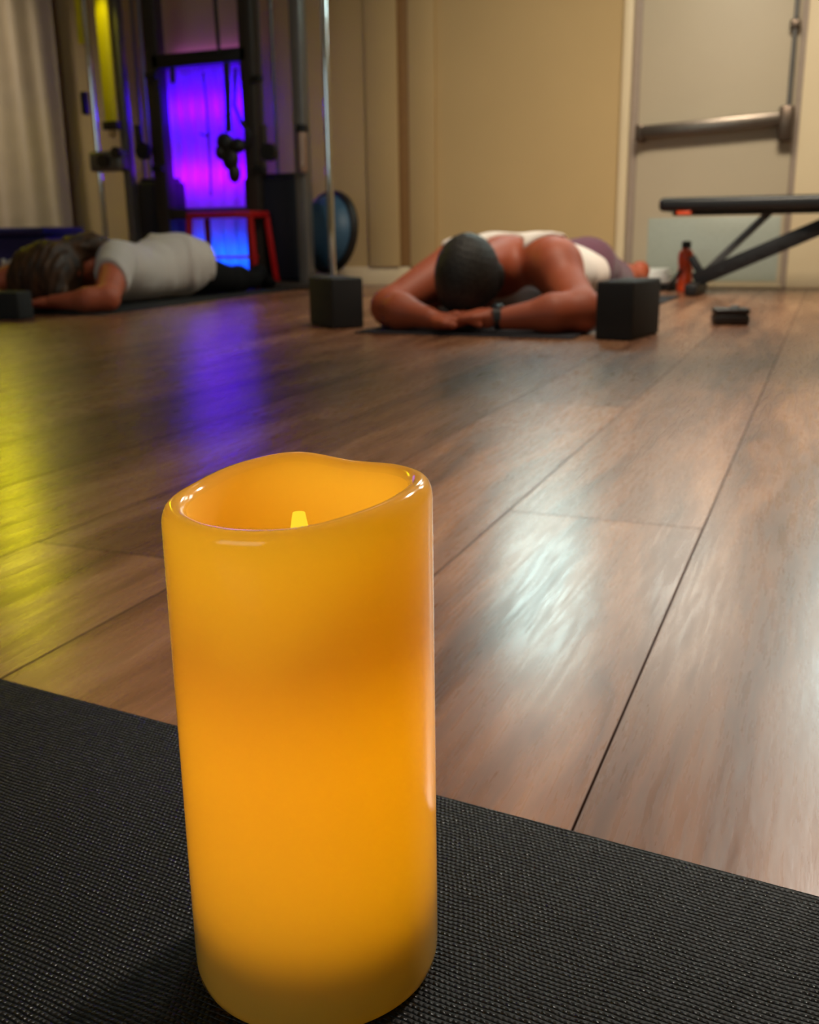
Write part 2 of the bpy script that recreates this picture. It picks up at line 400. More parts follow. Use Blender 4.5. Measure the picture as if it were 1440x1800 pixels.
def lamp(name, typ, loc, energy, color, **kw):
    l = bpy.data.lights.new(name, typ); l.energy = energy; l.color = color
    for a, v in kw.items(): setattr(l, a, v)
    o = bpy.data.objects.new(name, l); COL.objects.link(o); o.location = loc; return o
def lamp_in(parent, *a, **kw):
    o = lamp(*a, **kw); o.parent = parent; o.matrix_parent_inverse = wmat(parent).inverted(); return o
lamp_in(can, 'flame_led', 'POINT', (CX, CY+.0, CZ+.184), .054, (1, .57, .10), shadow_soft_size=.004)
lamp_in(can, 'body_led', 'POINT', (CX, CY, CZ+.105), .060, (1, .69, .14), shadow_soft_size=.01)
lamp_in(can, 'base_led', 'POINT', (CX, CY, CZ+.055), .050, (1, .70, .15), shadow_soft_size=.01)

# ------------------------------------------------------------------ signed-distance bodies
def sd_cap(P, a, b, ra, rb):
    a, b = np.array(a, np.float32), np.array(b, np.float32); ba = b-a
    h = np.clip(((P-a) @ ba)/max(float(ba @ ba), 1e-9), 0, 1)
    return np.linalg.norm(P-a-h[..., None]*ba, axis=-1) - (ra+(rb-ra)*h)
def sd_ell(P, c, r, rot=None):
    q = P-np.array(c, np.float32)
    if rot is not None: q = q @ np.array(rot, np.float32)
    r = np.array(r, np.float32)
    k0 = np.linalg.norm(q/r, axis=-1); k1 = np.linalg.norm(q/(r*r), axis=-1)+1e-9
    return k0*(k0-1)/k1
def smin(a, b, k):
    h = np.clip(.5+.5*(b-a)/k, 0, 1); return b*(1-h)+a*h-k*h*(1-h)
class Grid:
    def __init__(s, lo, hi, step):
        s.lo = np.array(lo, np.float32); s.step = step
        n = np.ceil((np.array(hi)-np.array(lo))/step).astype(int)+1
        s.P = np.stack(np.meshgrid(*[s.lo[i]+step*np.arange(n[i], dtype=np.float32) for i in range(3)], indexing='ij'), -1)
        s.n = n
    def field(s, prims):
        D = np.full(tuple(s.n), 9.0, np.float32)
        for p in prims:
            typ, kk = p[0], p[-1]
            if typ == 'cap': pts = np.array([p[1], p[2]]); rad = max(p[3], p[4])
            else: pts = np.array([p[1]]); rad = max(p[2])
            lo = np.clip(((pts.min(0)-rad-.09-s.lo)/s.step).astype(int), 0, s.n-1)
            hi = np.clip(((pts.max(0)+rad+.09-s.lo)/s.step).astype(int)+2, 1, s.n)
            sl = tuple(slice(a, b) for a, b in zip(lo, hi))
            Q = s.P[sl]
            d = sd_cap(Q, p[1], p[2], p[3], p[4]) if typ == 'cap' else sd_ell(Q, p[1], p[2], p[3])
            D[sl] = smin(D[sl], d.astype(np.float32), kk)
        return D
def nets(g, D, name, m, parent):
    ins = D < 0; n = g.n
    cnt = np.zeros(tuple(n-1), np.float32); acc = np.zeros(tuple(n-1)+(3,), np.float32)
    cor = [(i, j, k_) for i in (0, 1) for j in (0, 1) for k_ in (0, 1)]
    def cs(A, c): return A[c[0]:A.shape[0]-1+c[0], c[1]:A.shape[1]-1+c[1], c[2]:A.shape[2]-1+c[2]]
    for a in cor:
        for ax in range(3):
            if a[ax]: continue
            b = list(a); b[ax] = 1; b = tuple(b)
            da, db = cs(D, a), cs(D, b); x = (da < 0) != (db < 0)
            t = np.where(x, da/np.where(x, da-db, 1), 0)
            cnt += x
            for q in range(3): acc[..., q] += np.where(x, a[q]+(t if q == ax else 0), 0)
    act = cnt > 0
    idx = -np.ones(tuple(n-1), np.int64); idx[act] = np.arange(int(act.sum()))
    cells = np.argwhere(act)
    V = (cells+acc[act]/cnt[act][:, None])*g.step+g.lo
    quads = []
    for ax in range(3):
        o1, o2 = [(1, 2), (2, 0), (0, 1)][ax]
        s0 = [slice(1, -1)]*3; s0[ax] = slice(0, -1); s1 = list(s0); s1[ax] = slice(1, None)
        A, B = ins[tuple(s0)], ins[tuple(s1)]
        for flip in (False, True):
            e = np.argwhere((A & ~B) if not flip else (~A & B))
            if not len(e): continue
            base = e+1; base[:, ax] -= 1
            def cell(d1, d2):
                q = base.copy(); q[:, o1] -= d1; q[:, o2] -= d2; return idx[q[:, 0], q[:, 1], q[:, 2]]
            f = [cell(1, 1), cell(0, 1), cell(0, 0), cell(1, 0)]
            quads.append(np.stack(f if not flip else f[::-1], -1))
    Q = np.concatenate(quads); Q = Q[(Q >= 0).all(1)]
    me = bpy.data.meshes.new(name); me.from_pydata(V.tolist(), [], Q.tolist())
    return link(name, me, m, parent, True, 180)
def vnoise(P, s, seed=0.0):
    return (np.sin(P[..., 0]*s+seed+1.7*np.sin(P[..., 1]*s*.7+seed))*np.sin(P[..., 1]*s*.9+2*seed+1.3*np.sin(P[..., 2]*s*.8))*.5+.5*np.sin(P[..., 2]*s*1.1+P[..., 0]*s*.4+seed))
def hand(wrist, palm, dirv, side, r=.0085, zup=.0):
    "palm + four fingers and a thumb lying palm-down, fingers along dirv, thumb towards side"
    w, c = np.array(wrist), np.array(palm); d = np.array(dirv)/np.linalg.norm(dirv); sd = np.array(side)/np.linalg.norm(side)
    z = np.array((0, 0, 1.0)); out = [('cap', w, c, .025, .022, .02)]
    for q in (-.026, -.009, .009, .026): out.append(('cap', c-d*.03+sd*q*.8, c+d*.035+sd*q, .015, .0125, .016))
    for q, L in ((.028, .068), (.0095, .078), (-.0095, .072), (-.0275, .056)):
        p0 = c+d*.038+sd*q; p1 = p0+d*L*.45+z*.007; p2 = p0+d*L*.78+z*.001+sd*q*.12; p3 = p0+d*L-z*.006+sd*q*.16
        out += [('cap', p0, p1, r*1.12, r*1.02, .005), ('cap', p1, p2, r*1.02, r*.92, .003), ('cap', p2, p3, r*.92, r*.8, .003)]
    t0 = c-d*.022+sd*.032; t1 = t0+d*.028+sd*.022; t2 = t1+d*.034+sd*.006-z*.004
    out += [('cap', t0, t1, .0135, .011, .012), ('cap', t1, t2, .011, .009, .004)]
    return out
def foot(ank, yaw=0.0, s=1.0):
    a = np.array(ank); d = np.array((math.sin(yaw), math.cos(yaw), 0)); x = np.array((d[1], -d[0], 0)); z = np.array((0, 0, 1.0))
    out = [('cap', a, a+d*.055+z*.035*s, .036*s, .036*s, .03), ('cap', a+d*.05+z*.035*s, a+d*.12-z*.012, .035*s, .030*s, .03)]
    for q, L in ((-.03, .045), (-.012, .05), (.003, .047), (.017, .042), (.03, .035)):
        p = a+d*.125-z*.018+x*q*s; out.append(('cap', p, p+d*L-z*.006, .011, .0085, .008))
    return out
def ears(c, w, y, z):
    return [('ell', (c+sx*w, y, z), (.011, .017, .028), None, .008) for sx in (-1, 1)]
RX = lambda a: [[1, 0, 0], [0, math.cos(a), -math.sin(a)], [0, math.sin(a), math.cos(a)]]

# ---- person with grey hair, prone, forehead on folded hands
p1 = thing('person', 'grey haired person in white tank top lying face down between two foam blocks', 'person', (-.93, 2.75, .006))
hx = -.982
skull = [('ell', (hx, 2.840, .156), (.088, .108, .117), None, .03), ('ell', (hx, 2.875, .135), (.066, .085, .075), None, .04),
         ('cap', (hx, 2.83, .075), (hx, 2.87, .085), .014, .018, .02), ('ell', (hx, 2.95, .10), (.045, .03, .035), None, .04)]
arm1 = [('cap', (-.795, 3.06, .195), (-.635, 2.815, .066), .076, .054, .05), ('cap', (-.632, 2.81, .062), (-.70, 2.755, .060), .054, .050, .03),
        ('cap', (-.70, 2.755, .060), (-.835, 2.715, .046), .050, .030, .03), ('ell', (-.755, 3.0, .185), (.066, .085, .07), None, .05),
        ('cap', (-1.095, 3.06, .185), (-1.225, 2.825, .066), .072, .052, .05), ('cap', (-1.225, 2.825, .062), (-1.16, 2.755, .058), .052, .048, .03),
        ('cap', (-1.16, 2.755, .058), (-1.055, 2.715, .044), .048, .030, .03)]
torso1 = [('cap', (hx, 2.93, .175), (-.945, 3.09, .185), .062, .07, .05),
          ('ell', (-.95, 3.20, .143), (.212, .20, .118), None, .07), ('ell', (-.925, 3.42, .135), (.165, .25, .118), None, .08),
          ('ell', (-.905, 3.70, .125), (.172, .20, .110), None, .08), ('ell', (-.83, 3.78, .155), (.092, .125, .088), None, .05), ('ell', (-.985, 3.78, .155), (.092, .125, .088), None, .05),
          ('ell', (-1.13, 3.10, .105), (.11, .09, .10), None, .06), ('ell', (-.86, 3.17, .225), (.07, .11, .04), (RX(.1)), .05), ('ell', (-1.02, 3.17, .222), (.07, .11, .04), (RX(.1)), .05)]
leg1 = []
for sx, kx, ax in ((-.825, -.80, -.79), (-.985, -1.0, -1.02)):
    leg1 += [('cap', (sx, 3.86, .105), (kx, 4.22, .074), .088, .060, .04), ('cap', (kx, 4.22, .072), (kx, 4.38, .078), .058, .058, .03), ('cap', (kx, 4.38, .078), (ax, 4.60, .062), .056, .036, .03)]
    leg1 += foot((ax, 4.61, .068))
hands1 = hand((-1.055, 2.715, .044), (-.995, 2.712, .034), (1, .04, 0), (0, -1, 0)) + hand((-.835, 2.715, .046), (-.905, 2.735, .050), (-1, -.02, 0), (0, -1, .0))
g = Grid((-1.34, 2.62, 0), (-.52, 4.86, .32), .0055)
Dh = g.field(skull+ears(hx, .086, 2.87, .155))
Db = g.field(torso1+arm1+leg1)
Df = g.field(hands1)
body = smin(smin(Db, Dh, .02), Df, .008)
body = np.maximum(body, .0065-g.P[..., 2])
bo = nets(g, body, 'body', M['skin'], p1)
X, Y, Z = g.P[..., 0], g.P[..., 1], g.P[..., 2]
Dt = g.field(torso1)
# tank top: trunk only, deep arm openings and a scooped back
wr = .004*vnoise(g.P, 34, .4)
reg = np.maximum(3.02+.0*X-Y, Y-3.67)
arm_open = np.minimum(np.linalg.norm(np.stack([(X+.655)/.9, (Y-3.03)/1.25, (Z-.16)], -1), axis=-1)-.145, np.linalg.norm(np.stack([(X+1.235)/.9, (Y-3.03)/1.25, (Z-.16)], -1), axis=-1)-.145)
scoop = np.linalg.norm(np.stack([(X+.935)/.07, (Y-3.00)/.11], -1), axis=-1)-1.0
scoop = np.where(Z > .13, scoop*.06, .2)
tank = np.maximum.reduce([Db-.008-wr, reg, -arm_open, -scoop, .008-Z])
nets(g, tank, 'tank_top', M['tank'], p1)
Dl = g.field(torso1[3:6]+leg1[:1]+leg1[9:10]+[('cap', l[1], l[2], l[3], l[4], l[5]) for l in leg1 if l[0] == 'cap' and l[3] in (.088,)])
short = np.maximum.reduce([Dl-.011-.003*vnoise(g.P, 28, 2.0), 3.60-Y, Y-4.12, .008-Z])
nets(g, short, 'shorts', M['short'], p1)
hr = smin(Dh, 9.0+0*Dh, .01)-.007-.0012*vnoise(g.P, 330, .3)
face = np.maximum(Z-.0, 0)*0
hair = np.maximum.reduce([hr, .055-Z+np.maximum(Y-2.79, 0)*.75, Y-2.955])
nets(g, hair, 'short_hair', M['hair1'], p1)
# wristwatch
wa = Vector((-.848, 2.716, .047)); wd = Vector((1, .25, .1)).normalized()
w = MB(); w.tube([wa-wd*.011, wa+wd*.011], .034, 24); w.box(wa+Vector((-.014, -.018, .026)), wa+Vector((.014, .018, .038)), .004)
w = w.build('wristwatch', M['black']); tag(w, 'black wristwatch on wrist of person with grey hair', 'watch')

# ---- person in grey T-shirt
p2 = thing('person', 'person in grey T-shirt and black leggings lying face down, brown hair hiding face', 'person', (-2.87, 3.1, .006))
hx = -2.865
skull2 = [('ell', (hx, 3.245, .170), (.084, .105, .094), None, .03), ('ell', (hx, 3.28, .135), (.062, .08, .07), None, .04), ('cap', (hx, 3.24, .075), (hx, 3.27, .085), .013, .017, .02)]
arm2 = [('cap', (-2.705, 3.44, .190), (-2.555, 3.165, .058), .068, .047, .05), ('cap', (-2.555, 3.165, .055), (-2.60, 3.115, .052), .047, .043, .02), ('cap', (-2.60, 3.115, .052), (-2.74, 3.085, .044), .043, .027, .03),
        ('cap', (-3.03, 3.44, .185), (-3.21, 3.20, .085), .066, .046, .05), ('cap', (-3.21, 3.20, .085), (-3.01, 3.10, .05), .045, .027, .03)]
torso2 = [('cap', (hx, 3.32, .17), (-2.865, 3.46, .18), .055, .06, .05), ('ell', (-2.868, 3.56, .145), (.172, .18, .108), None, .07),
          ('ell', (-2.868, 3.76, .125), (.148, .24, .108), None, .08), ('ell', (-2.862, 4.02, .146), (.175, .19, .125), None, .08), ('ell', (-2.79, 4.05, .165), (.09, .13, .098), None, .05), ('ell', (-2.94, 4.05, .165), (.09, .13, .098), None, .05)]
leg2 = []
for sx, kx, ax in ((-2.785, -2.77, -2.76), (-2.94, -2.95, -2.97)):
    leg2 += [('cap', (sx, 4.12, .115), (kx, 4.38, .070), .086, .056, .04), ('cap', (kx, 4.38, .068), (kx, 4.46, .072), .054, .054, .03), ('cap', (kx, 4.46, .072), (ax, 4.59, .058), .052, .034, .03)]
    leg2 += foot((ax, 4.60, .064), 0, .85)
hands2 = hand((-2.74, 3.085, .044), (-2.80, 3.085, .040), (-1, 0, 0), (0, -1, 0), .008) + hand((-3.01, 3.10, .05), (-2.945, 3.105, .036), (1, 0, 0), (0, -1, 0), .008)
g = Grid((-3.32, 2.98, 0), (-2.44, 5.10, .34), .0057)
Dh = g.field(skull2+ears(hx, .083, 3.28, .155)); Dt = g.field(torso2)
Dleg = g.field(leg2); Dsl = g.field([arm2[0], arm2[3]])
body = smin(smin(g.field(torso2+arm2+leg2), Dh, .02), g.field(hands2), .008)
body = np.maximum(body, .0065-g.P[..., 2])
nets(g, body, 'body', M['skin2'], p2)
X, Y, Z = g.P[..., 0], g.P[..., 1], g.P[..., 2]
fold = .010*np.maximum(0, np.sin((Y-3.3)*38+(X+2.87)*16+2*np.sin(X*19)))*np.clip((Y-3.6)*3, 0, 1)
sle = np.maximum(Dsl-.014, 3.295-Y)
tee = np.maximum.reduce([smin(Dt-.014-fold-.004*vnoise(g.P, 30, 1.1), sle, .03), 3.42-Y-np.where(np.abs(X+2.868) > .10, .2, 0), Y-4.18, .009-Z])
nets(g, tee, 't_shirt', M['tee'], p2)
lg = np.maximum.reduce([smin(g.field(torso2[3:])-.008, Dleg-.006, .02), 4.02-Y, .0075-Z])
nets(g, lg, 'leggings', M['legging'], p2)
hp = skull2[:2]+[('ell', (hx-.03, 3.20, .14), (.105, .10, .105), None, .05), ('cap', (hx-.085, 3.19, .16), (hx-.115, 3.12, .03), .045, .030, .05), ('cap', (hx+.06, 3.17, .14), (hx+.10, 3.14, .075), .05, .03, .05),
     ('cap', (hx+.03, 3.33, .235), (hx+.055, 3.41, .25), .045, .038, .03), ('cap', (hx+.055, 3.41, .255), (hx+.13, 3.47, .235), .034, .02, .03), ('cap', (hx-.02, 3.13, .12), (hx-.02, 3.11, .06), .07, .04, .05)]
strand = .0035*np.sin(X*210+2.5*np.sin(Y*16+X*9)+1.5*np.sin(Z*25))+.003*vnoise(g.P, 60, .9)
hair = np.maximum.reduce([g.field(hp)-.008-strand, .02-Z])
nets(g, hair, 'brown_hair', M['hair2'], p2)

# ------------------------------------------------------------------ mats, blocks
def slab(name, x0, x1, y0, y1, h, m, rz=0.0, z=0.0):
    o = MB().box((-(x1-x0)/2, 0, 0), ((x1-x0)/2, y1-y0, h), .002).build(name, m)
    o.location = ((x0+x1)/2, y0, z); o.rotation_euler = (0, 0, rz); return o
tag(slab('yoga_mat', -1.27, -.62, 2.655, 4.49, .006, M['navymat'], -.02), 'dark navy yoga mat under person in white tank top', 'yoga mat')
tag(slab('yoga_mat', -3.16, -2.50, 3.02, 5.0, .006, M['blackmat'], .06), 'black yoga mat under person in grey T-shirt', 'yoga mat')
def block(px, rz, label, h=.152, dx=0, w=.102, L=.229):
    b = MB().box((-w if dx == 0 else 0, 0, 0), (0 if dx == 0 else w, L, h), .007, 3).build('yoga_block', M['foam'])
    b.location = (px.x, px.y, 0); b.rotation_euler = (0, 0, rz)
    return tag(b, label, 'yoga block', 'black foam yoga blocks')
block(flo(1110, 600), math.radians(-9), 'black foam block by the bare arm wearing the watch')
block(flo(586, 579), math.radians(46), 'black foam block standing in front of the chrome pole, beside tan elbow', dx=1)
b3 = flo(34, 563)
block(b3, math.radians(4), 'black foam block in front of the brown haired person', h=.098, w=.229, L=.085)

# white towel and small folded mat past the feet
tw = MB()
a, b = at(1062, 485, 5.0), at(1180, 485, 5.0)
fm_ = slab('folded_mat', a.x, b.x+.02, 4.93, 5.20, .03, M['blackmat'], 0); tag(fm_, 'black folded mat under the white towel near the bench foot', 'mat')
for i, (ins, z) in enumerate(((0, .031), (.012, .052), (.03, .072))):
    tw.box((a.x+ins, 4.94+ins, z), (b.x-ins*.8, 5.18-ins, z+.022), .0105, 4)
two = tw.build('towel', M['white'])
for v in two.data.vertices:
    v.co.z += .006*math.sin(v.co.x*31+v.co.y*12)*(1 if v.co.z > .04 else 0)
tag(two, 'white folded towel on the black folded mat beside orange bottle', 'towel')

# orange bottle
bx = at(1203, 500, 4.88); B = thing('water_bottle', 'orange water bottle with black cap beside the bench foot', 'bottle', (bx.x, 4.88, 0))
MB().lathe([(0, 0), (.028, 0), (.034, .004), (.035, .02), (.035, .10), (.031, .108), (.031, .118), (.035, .126), (.035, .165), (.030, .182), (.019, .192), (.019, .196), (0, .196)], (bx.x, 4.88, 0)).build('bottle_body', M['orange'], B)
MB().lathe([(0, .1965), (.020, .1965), (.021, .20), (.021, .222), (.017, .228), (0, .229)], (bx.x, 4.88, 0)).build('cap', M['black'], B)
MB().tube([(bx.x-.012, 4.838, .10), (bx.x-.045, 4.825, .05), (bx.x-.075, 4.83, .012)], .008).build('carry_strap', M['black'], B)

# small dark case on the floor
pc = at(1283, 565, 3.2); cs_ = thing('small_case', 'small black case lying alone on the floor before the door', 'case', (pc.x, 3.2, 0), math.radians(16))
def loc_parent(mb, name, m, par):
    mb.b.transform(wmat(par)); return mb.build(name, m, par)
loc_parent(MB().box((-.052, -.035, .0005), (.052, .035, .032), .008, 3), 'case_body', M['dark'], cs_)
loc_parent(MB().box((-.0525, -.0355, .0322), (.0525, .0355, .050), .007, 3), 'case_lid', M['dark'], cs_)
loc_parent(MB().ell((.012, 0, .050), (.016, .016, .008), 10), 'knob', M['black'], cs_)

# ------------------------------------------------------------------ weight bench
bn = thing('weight_bench', 'black padded weight bench standing in front of the door', 'bench', (-.55, 4.72, 0))
px0 = at(1166, 365, 4.72).x
MB().box((px0, 4.58, .355), (.62, 4.86, .412), .02, 4).build('pad', M['vinyl'], bn)
MB().box((px0+.05, 4.66, .338), (.55, 4.78, .3555), .004).build('pad_board', M['gunmetal'], bn)
tgx = at(1203, 375, 4.6).x; MB().box((tgx-.03, 4.575, .340), (tgx+.03, 4.66, .3555), .004).build('orange_tag', M['orange'], bn)['label'] = 'orange tag under the pad'
c0 = at(1230, 488, 4.72); c1 = at(1352, 384, 4.72); c2 = at(1470, 386, 4.72); c3 = at(1214, 455, 4.72)
MB().bar((c0.x, 4.74, c0.z), (c1.x, 4.74, .346), .032, .03).build('support_strut', M['greytube'], bn)
mbm = MB().bar((c0.x-.02, 4.70, c0.z-.012), (c2.x+.1, 4.70, c2.z+.04), .066, .045); mb_o = mbm.build('adjusting_beam', M['gunmetal'], bn)
for i in range(6):
    t = .15+.13*i; p = Vector((c0.x, 4.675, c0.z-.005)).lerp(Vector((c2.x+.08, 4.675, c2.z+.032)), t)
    MB().tube([p, p+Vector((0, -.006, 0))], .013, 14).build('adjusting_hole_ring', M['black'], mb_o)
MB().bar((c3.x, 4.74, c3.z+.01), (c0.x+.02, 4.74, c0.z-.01), .034, .03).build('stop_strut', M['gunmetal'], bn)
MB().bar((c0.x-.012, 4.52, .028), (c0.x-.012, 4.92, .028), .05, .055, .01).build('foot_bar', M['gunmetal'], bn)
MB().bar((.5, 4.72, .346), (.56, 4.72, .03), .05, .05).build('rear_leg', M['gunmetal'], bn)
MB().bar((.56, 4.52, .028), (.56, 4.92, .028), .05, .055, .01).build('foot_bar', M['gunmetal'], bn)

# ------------------------------------------------------------------ cable machine
MY = 4.82
cm = thing('cable_machine', 'tall cable crossover machine with chrome poles and dark weight towers', 'exercise machine', (at(360, 480, MY).x, MY, 0))
def xat(px, py, Y=MY): return at(px, py, Y).x
TOP = 2.25
def rod(px, py, r, m, name='guide_rod', Y=MY, z0=.03, z1=TOP):
    x = xat(px, py, Y); return MB().tube([(x, Y, z0), (x, Y, z1)], r, 16).build(name, m, cm), x
r1, x1 = rod(166, 200, .0155, M['chrome'])
r2, x2 = rod(577, 240, .0185, M['chrome'])
rod(246, 200, .010, M['silver'], Y=MY+.24, z0=.5); rod(258, 200, .010, M['silver'], Y=MY+.24, z0=.5)
rod(462, 200, .010, M['silver'], Y=MY+.24, z0=.5); rod(484, 200, .010, M['silver'], Y=MY+.24, z0=.5)
def post(px, py, w, d, m, name='upright', Y=MY+.06, z1=TOP):
    x = xat(px, py, Y); MB().box((x-w/2, Y-d/2, .03), (x+w/2, Y+d/2, z1), .006).build(name, m, cm); return x
xa = post(219, 200, .045, .06, M['silver'])
xb = post(280, 200, .085, .08, M['frame'], Y=MY+.16)
xc = post(444, 200, .08, .08, M['frame'], Y=MY+.16)
xd = post(529, 200, .062, .07, M['silver'], Y=MY)
# weight towers
for pa, pb_, py in ((241, 306, 312), (430, 523, 312)):
    a, b = xat(pa, 380, MY+.17), xat(pb_, 380, MY+.17); zt = at(460, py, MY+.17).z
    t = MB().box((a, MY+.17, .03), (b, MY+.31, zt), .02, 3).build('weight_tower', M['shroud'], cm)
    MB().box((a+.02, MY+.19, zt+.0), (b-.02, MY+.29, zt+.02), .006).build('top_plate', M['black'], t)
# cross members
zc = at(350, 104, MY+.16).z
MB().box((xb, MY+.12, zc-.035), (xc, MY+.2, zc+.035), .006).build('cross_member', M['black'], cm)
zl = at(350, 375, MY+.16).z
MB().box((xb, MY+.13, zl-.03), (xc, MY+.19, zl+.028), .006).build('cross_member', M['frame'], cm)
MB().box((x1-.05, MY-.05, TOP), (x2+.05, MY+.22, TOP+.08), .01).build('top_beam', M['frame'], cm)
MB().box((x1-.06, MY-.06, .0), (x2+.06, MY+.24, .035), .01).build('base_frame', M['frame'], cm)
# carriages, pulleys, collars
cz = at(180, 283, MY).z
car = MB(); car.box((x1-.035, MY-.05, cz-.06), (xa+.03, MY+.03, cz+.05), .02, 3); car = car.build('carriage', M['silver'], cm)
for px, py, r in ((182, 283, .036), (205, 268, .030)):
    p = at(px, py, MY-.06); MB().tube([(p.x, MY-.075, p.z), (p.x, MY-.052, p.z)], r, 24).build('pulley', M['frame'], car)
for px, py in ((255, 266), (475, 268)):
    p = at(px, py, MY+.08); MB().tube([(p.x, MY+.05, p.z), (p.x, MY+.085, p.z)], .045, 24, 1).build('pulley', M['black'], cm)
    MB().box((p.x-.05, MY+.06, p.z-.02), (p.x-.02, MY+.1, p.z+.14), .005).build('pulley_bracket', M['frame'], cm)
for px, py in ((264, 132), (449, 138), (276, 296), (455, 298)):
    p = at(px, py, MY+.1); MB().box((p.x-.035, MY+.095, p.z-.018), (p.x+.035, MY+.125, p.z+.018), .006).build('bolt_collar', M['black'], cm)
p = at(149, 180, MY); MB().box((p.x-.015, MY-.02, p.z-.065), (p.x+.016, MY+.02, p.z+.055), .006).build('hand_grip', M['black'], cm)
g0, g1 = at(531, 232, MY-.05), at(534, 303, MY-.05)
gp = MB()
gp.tube([Vector((g0.x, MY-.05, g0.z-(g0.z-g1.z)*q/10)) for q in range(11)], [.024, .027, .025, .027, .025, .027, .025, .027, .025, .027, .022], 16)
gp.build('knurled_grip', M['grip'], cm)['label'] = 'rosy steel grip on the silver post'
MB().box((g0.x-.025, MY-.075, g0.z-.005), (g0.x+.025, MY-.02, g0.z+.035), .008).build('grip_collar', M['black'], cm)
# yellow strips put in for yellow reflections on the chrome posts
def band(px0, px1, pyt, pyb, Y, label, tip=True):
    a, b = at(px0, pyb, Y), at(px1, pyb, Y); o = thing('yellow_reflection', label, 'painted reflection', ((a.x+b.x)/2, Y, a.z))
    w = (b.x-a.x)/2; cx = (a.x+b.x)/2
    MB().tube([(cx, Y, a.z+q) for q in (0, .15, .4, .8, TOP-a.z-.02)], w, 20, .45).build('band_strip', M['yellow'], o)
    if tip:
        MB().box((cx-w-.008, Y-.022, a.z-.045), (cx+w+.008, Y+.022, a.z-.001), .006).build('strip_clip', M['frame'], o)
        MB().ell((cx, Y, a.z-.062), (.022, .022, .024), 10).build('end_knob', plain('tan_cap', (190, 160, 105), .4), o)
    return o
band(185, 207, 0, 214, MY-.01, 'wide yellow strip for a reflection in chrome beside the silver post, with tan end knob')
band(138, 149, 0, 78, MY+.03, 'narrow yellow strip for a reflection in chrome, behind the outermost chrome pole', False)
# hanging suspension straps
ss = thing('suspension_strap', 'black suspension straps with handles hanging before the purple curtain', 'strap', at(400, 110, MY+.1))
Ys = MY+.09
def strand_(pts, r, name, fl=.35): return MB().tube([(at(x, y, Ys).x, Ys, at(x, y, Ys).z) for x, y in pts], r, 10, fl).build(name, M['black'], ss)
strand_([(374, -60), (378, 0), (382, 50), (385, 92)], .012, 'anchor_strap')
strand_([(398, 110), (400, 160), (402, 232)], .020, 'webbing')
strand_([(414, 120), (412, 185), (424, 215), (440, 238), (428, 262)], .011, 'webbing')
strand_([(357, 128), (362, 180), (366, 235), (369, 290), (371, 345)], .006, 'cord', 1)
strand_([(352, 235), (366, 240), (368, 232)], .006, 'cord', 1)
strand_([(303, 118), (304, 146)], .016, 'webbing')
hd = MB()
for x, y, rx, rz_ in ((395, 250, .05, .05), (405, 280, .05, .06), (418, 256, .045, .04), (412, 305, .035, .05), (388, 268, .03, .04)):
    q = at(x, y, Ys); hd.ell((q.x, Ys, q.z), (rx, .03, rz_), 10)
hd.build('handle', M['black'], ss)
# backlit curtain in purple and blue
CYv = 5.17
ca, cb = at(292, 300, CYv).x, at(446, 300, CYv).x; ctop = at(360, 112, CYv).z
cu = thing('curtain', 'sheer lavender curtain glowing purple above and blue below behind the machine', 'curtain', ((ca+cb)/2, CYv, 0))
t = bmesh.new(); nx, nz = 120, 24; rows = []
for i in range(nx+1):
    u = i/nx; fx = ca+(cb-ca)*u
    rows.append([t.verts.new((fx, CYv+.016*math.sin(u*2*PI*7+.6*math.sin(q*.3))+.006*math.sin(u*47+q*.2), .02+(ctop-.02)*q/nz)) for q in range(nz+1)])
for i in range(nx):
    for q in range(nz): t.faces.new((rows[i][q], rows[i+1][q], rows[i+1][q+1], rows[i][q+1]))
s = MB(); s.b.free(); s.b = t; s.build('sheer_fabric', M['sheer'], cu)
MB().tube([(ca-.06, CYv, ctop+.012), (cb+.06, CYv, ctop+.012)], .012).build('curtain_rod', M['black'], cu)
for nm, z, h_, colr, st, lab in (('led_bar', .98, .05, (.075, .0, 1.0), 44, 'violet light bar behind the top of the sheer curtain'), ('led_bar', .62, .05, (.26, .0, 1.0), 20, 'magenta light bar behind the middle of the sheer curtain'), ('led_bar', .16, .05, (.0, .24, 1.0), 17, 'blue light bar behind the bottom of the sheer curtain')):
    o = thing(nm, lab, 'lamp', ((ca+cb)/2, WY-.03, z))
    MB().box((ca+.02, WY-.03, z-h_), (cb-.02, WY+.001, z+h_), .004).build('lamp_housing', M['black'], o)
    MB().box((ca+.03, WY-.034, z-h_*.7), (cb-.03, WY-.0305, z+h_*.7), .001).build('diffuser', emit(nm+'_'+lab.split()[0], colr, st), o)

o = thing('led_bar', 'violet light strip added above the curtain rod to tint the wall', 'lamp', ((ca+cb)/2, WY-.03, ctop+.05))  # added to cast mauve on the wall above the rod
MB().box((ca+.02, WY-.05, ctop+.03), (cb-.02, WY+.001, ctop+.05), .003).build('lamp_housing', M['black'], o)
MB().box((ca+.03, WY-.045, ctop+.0505), (cb-.03, WY-.006, ctop+.054), .001).build('diffuser', emit('added_violet_glow', (.45, .10, 1.0), 5), o)

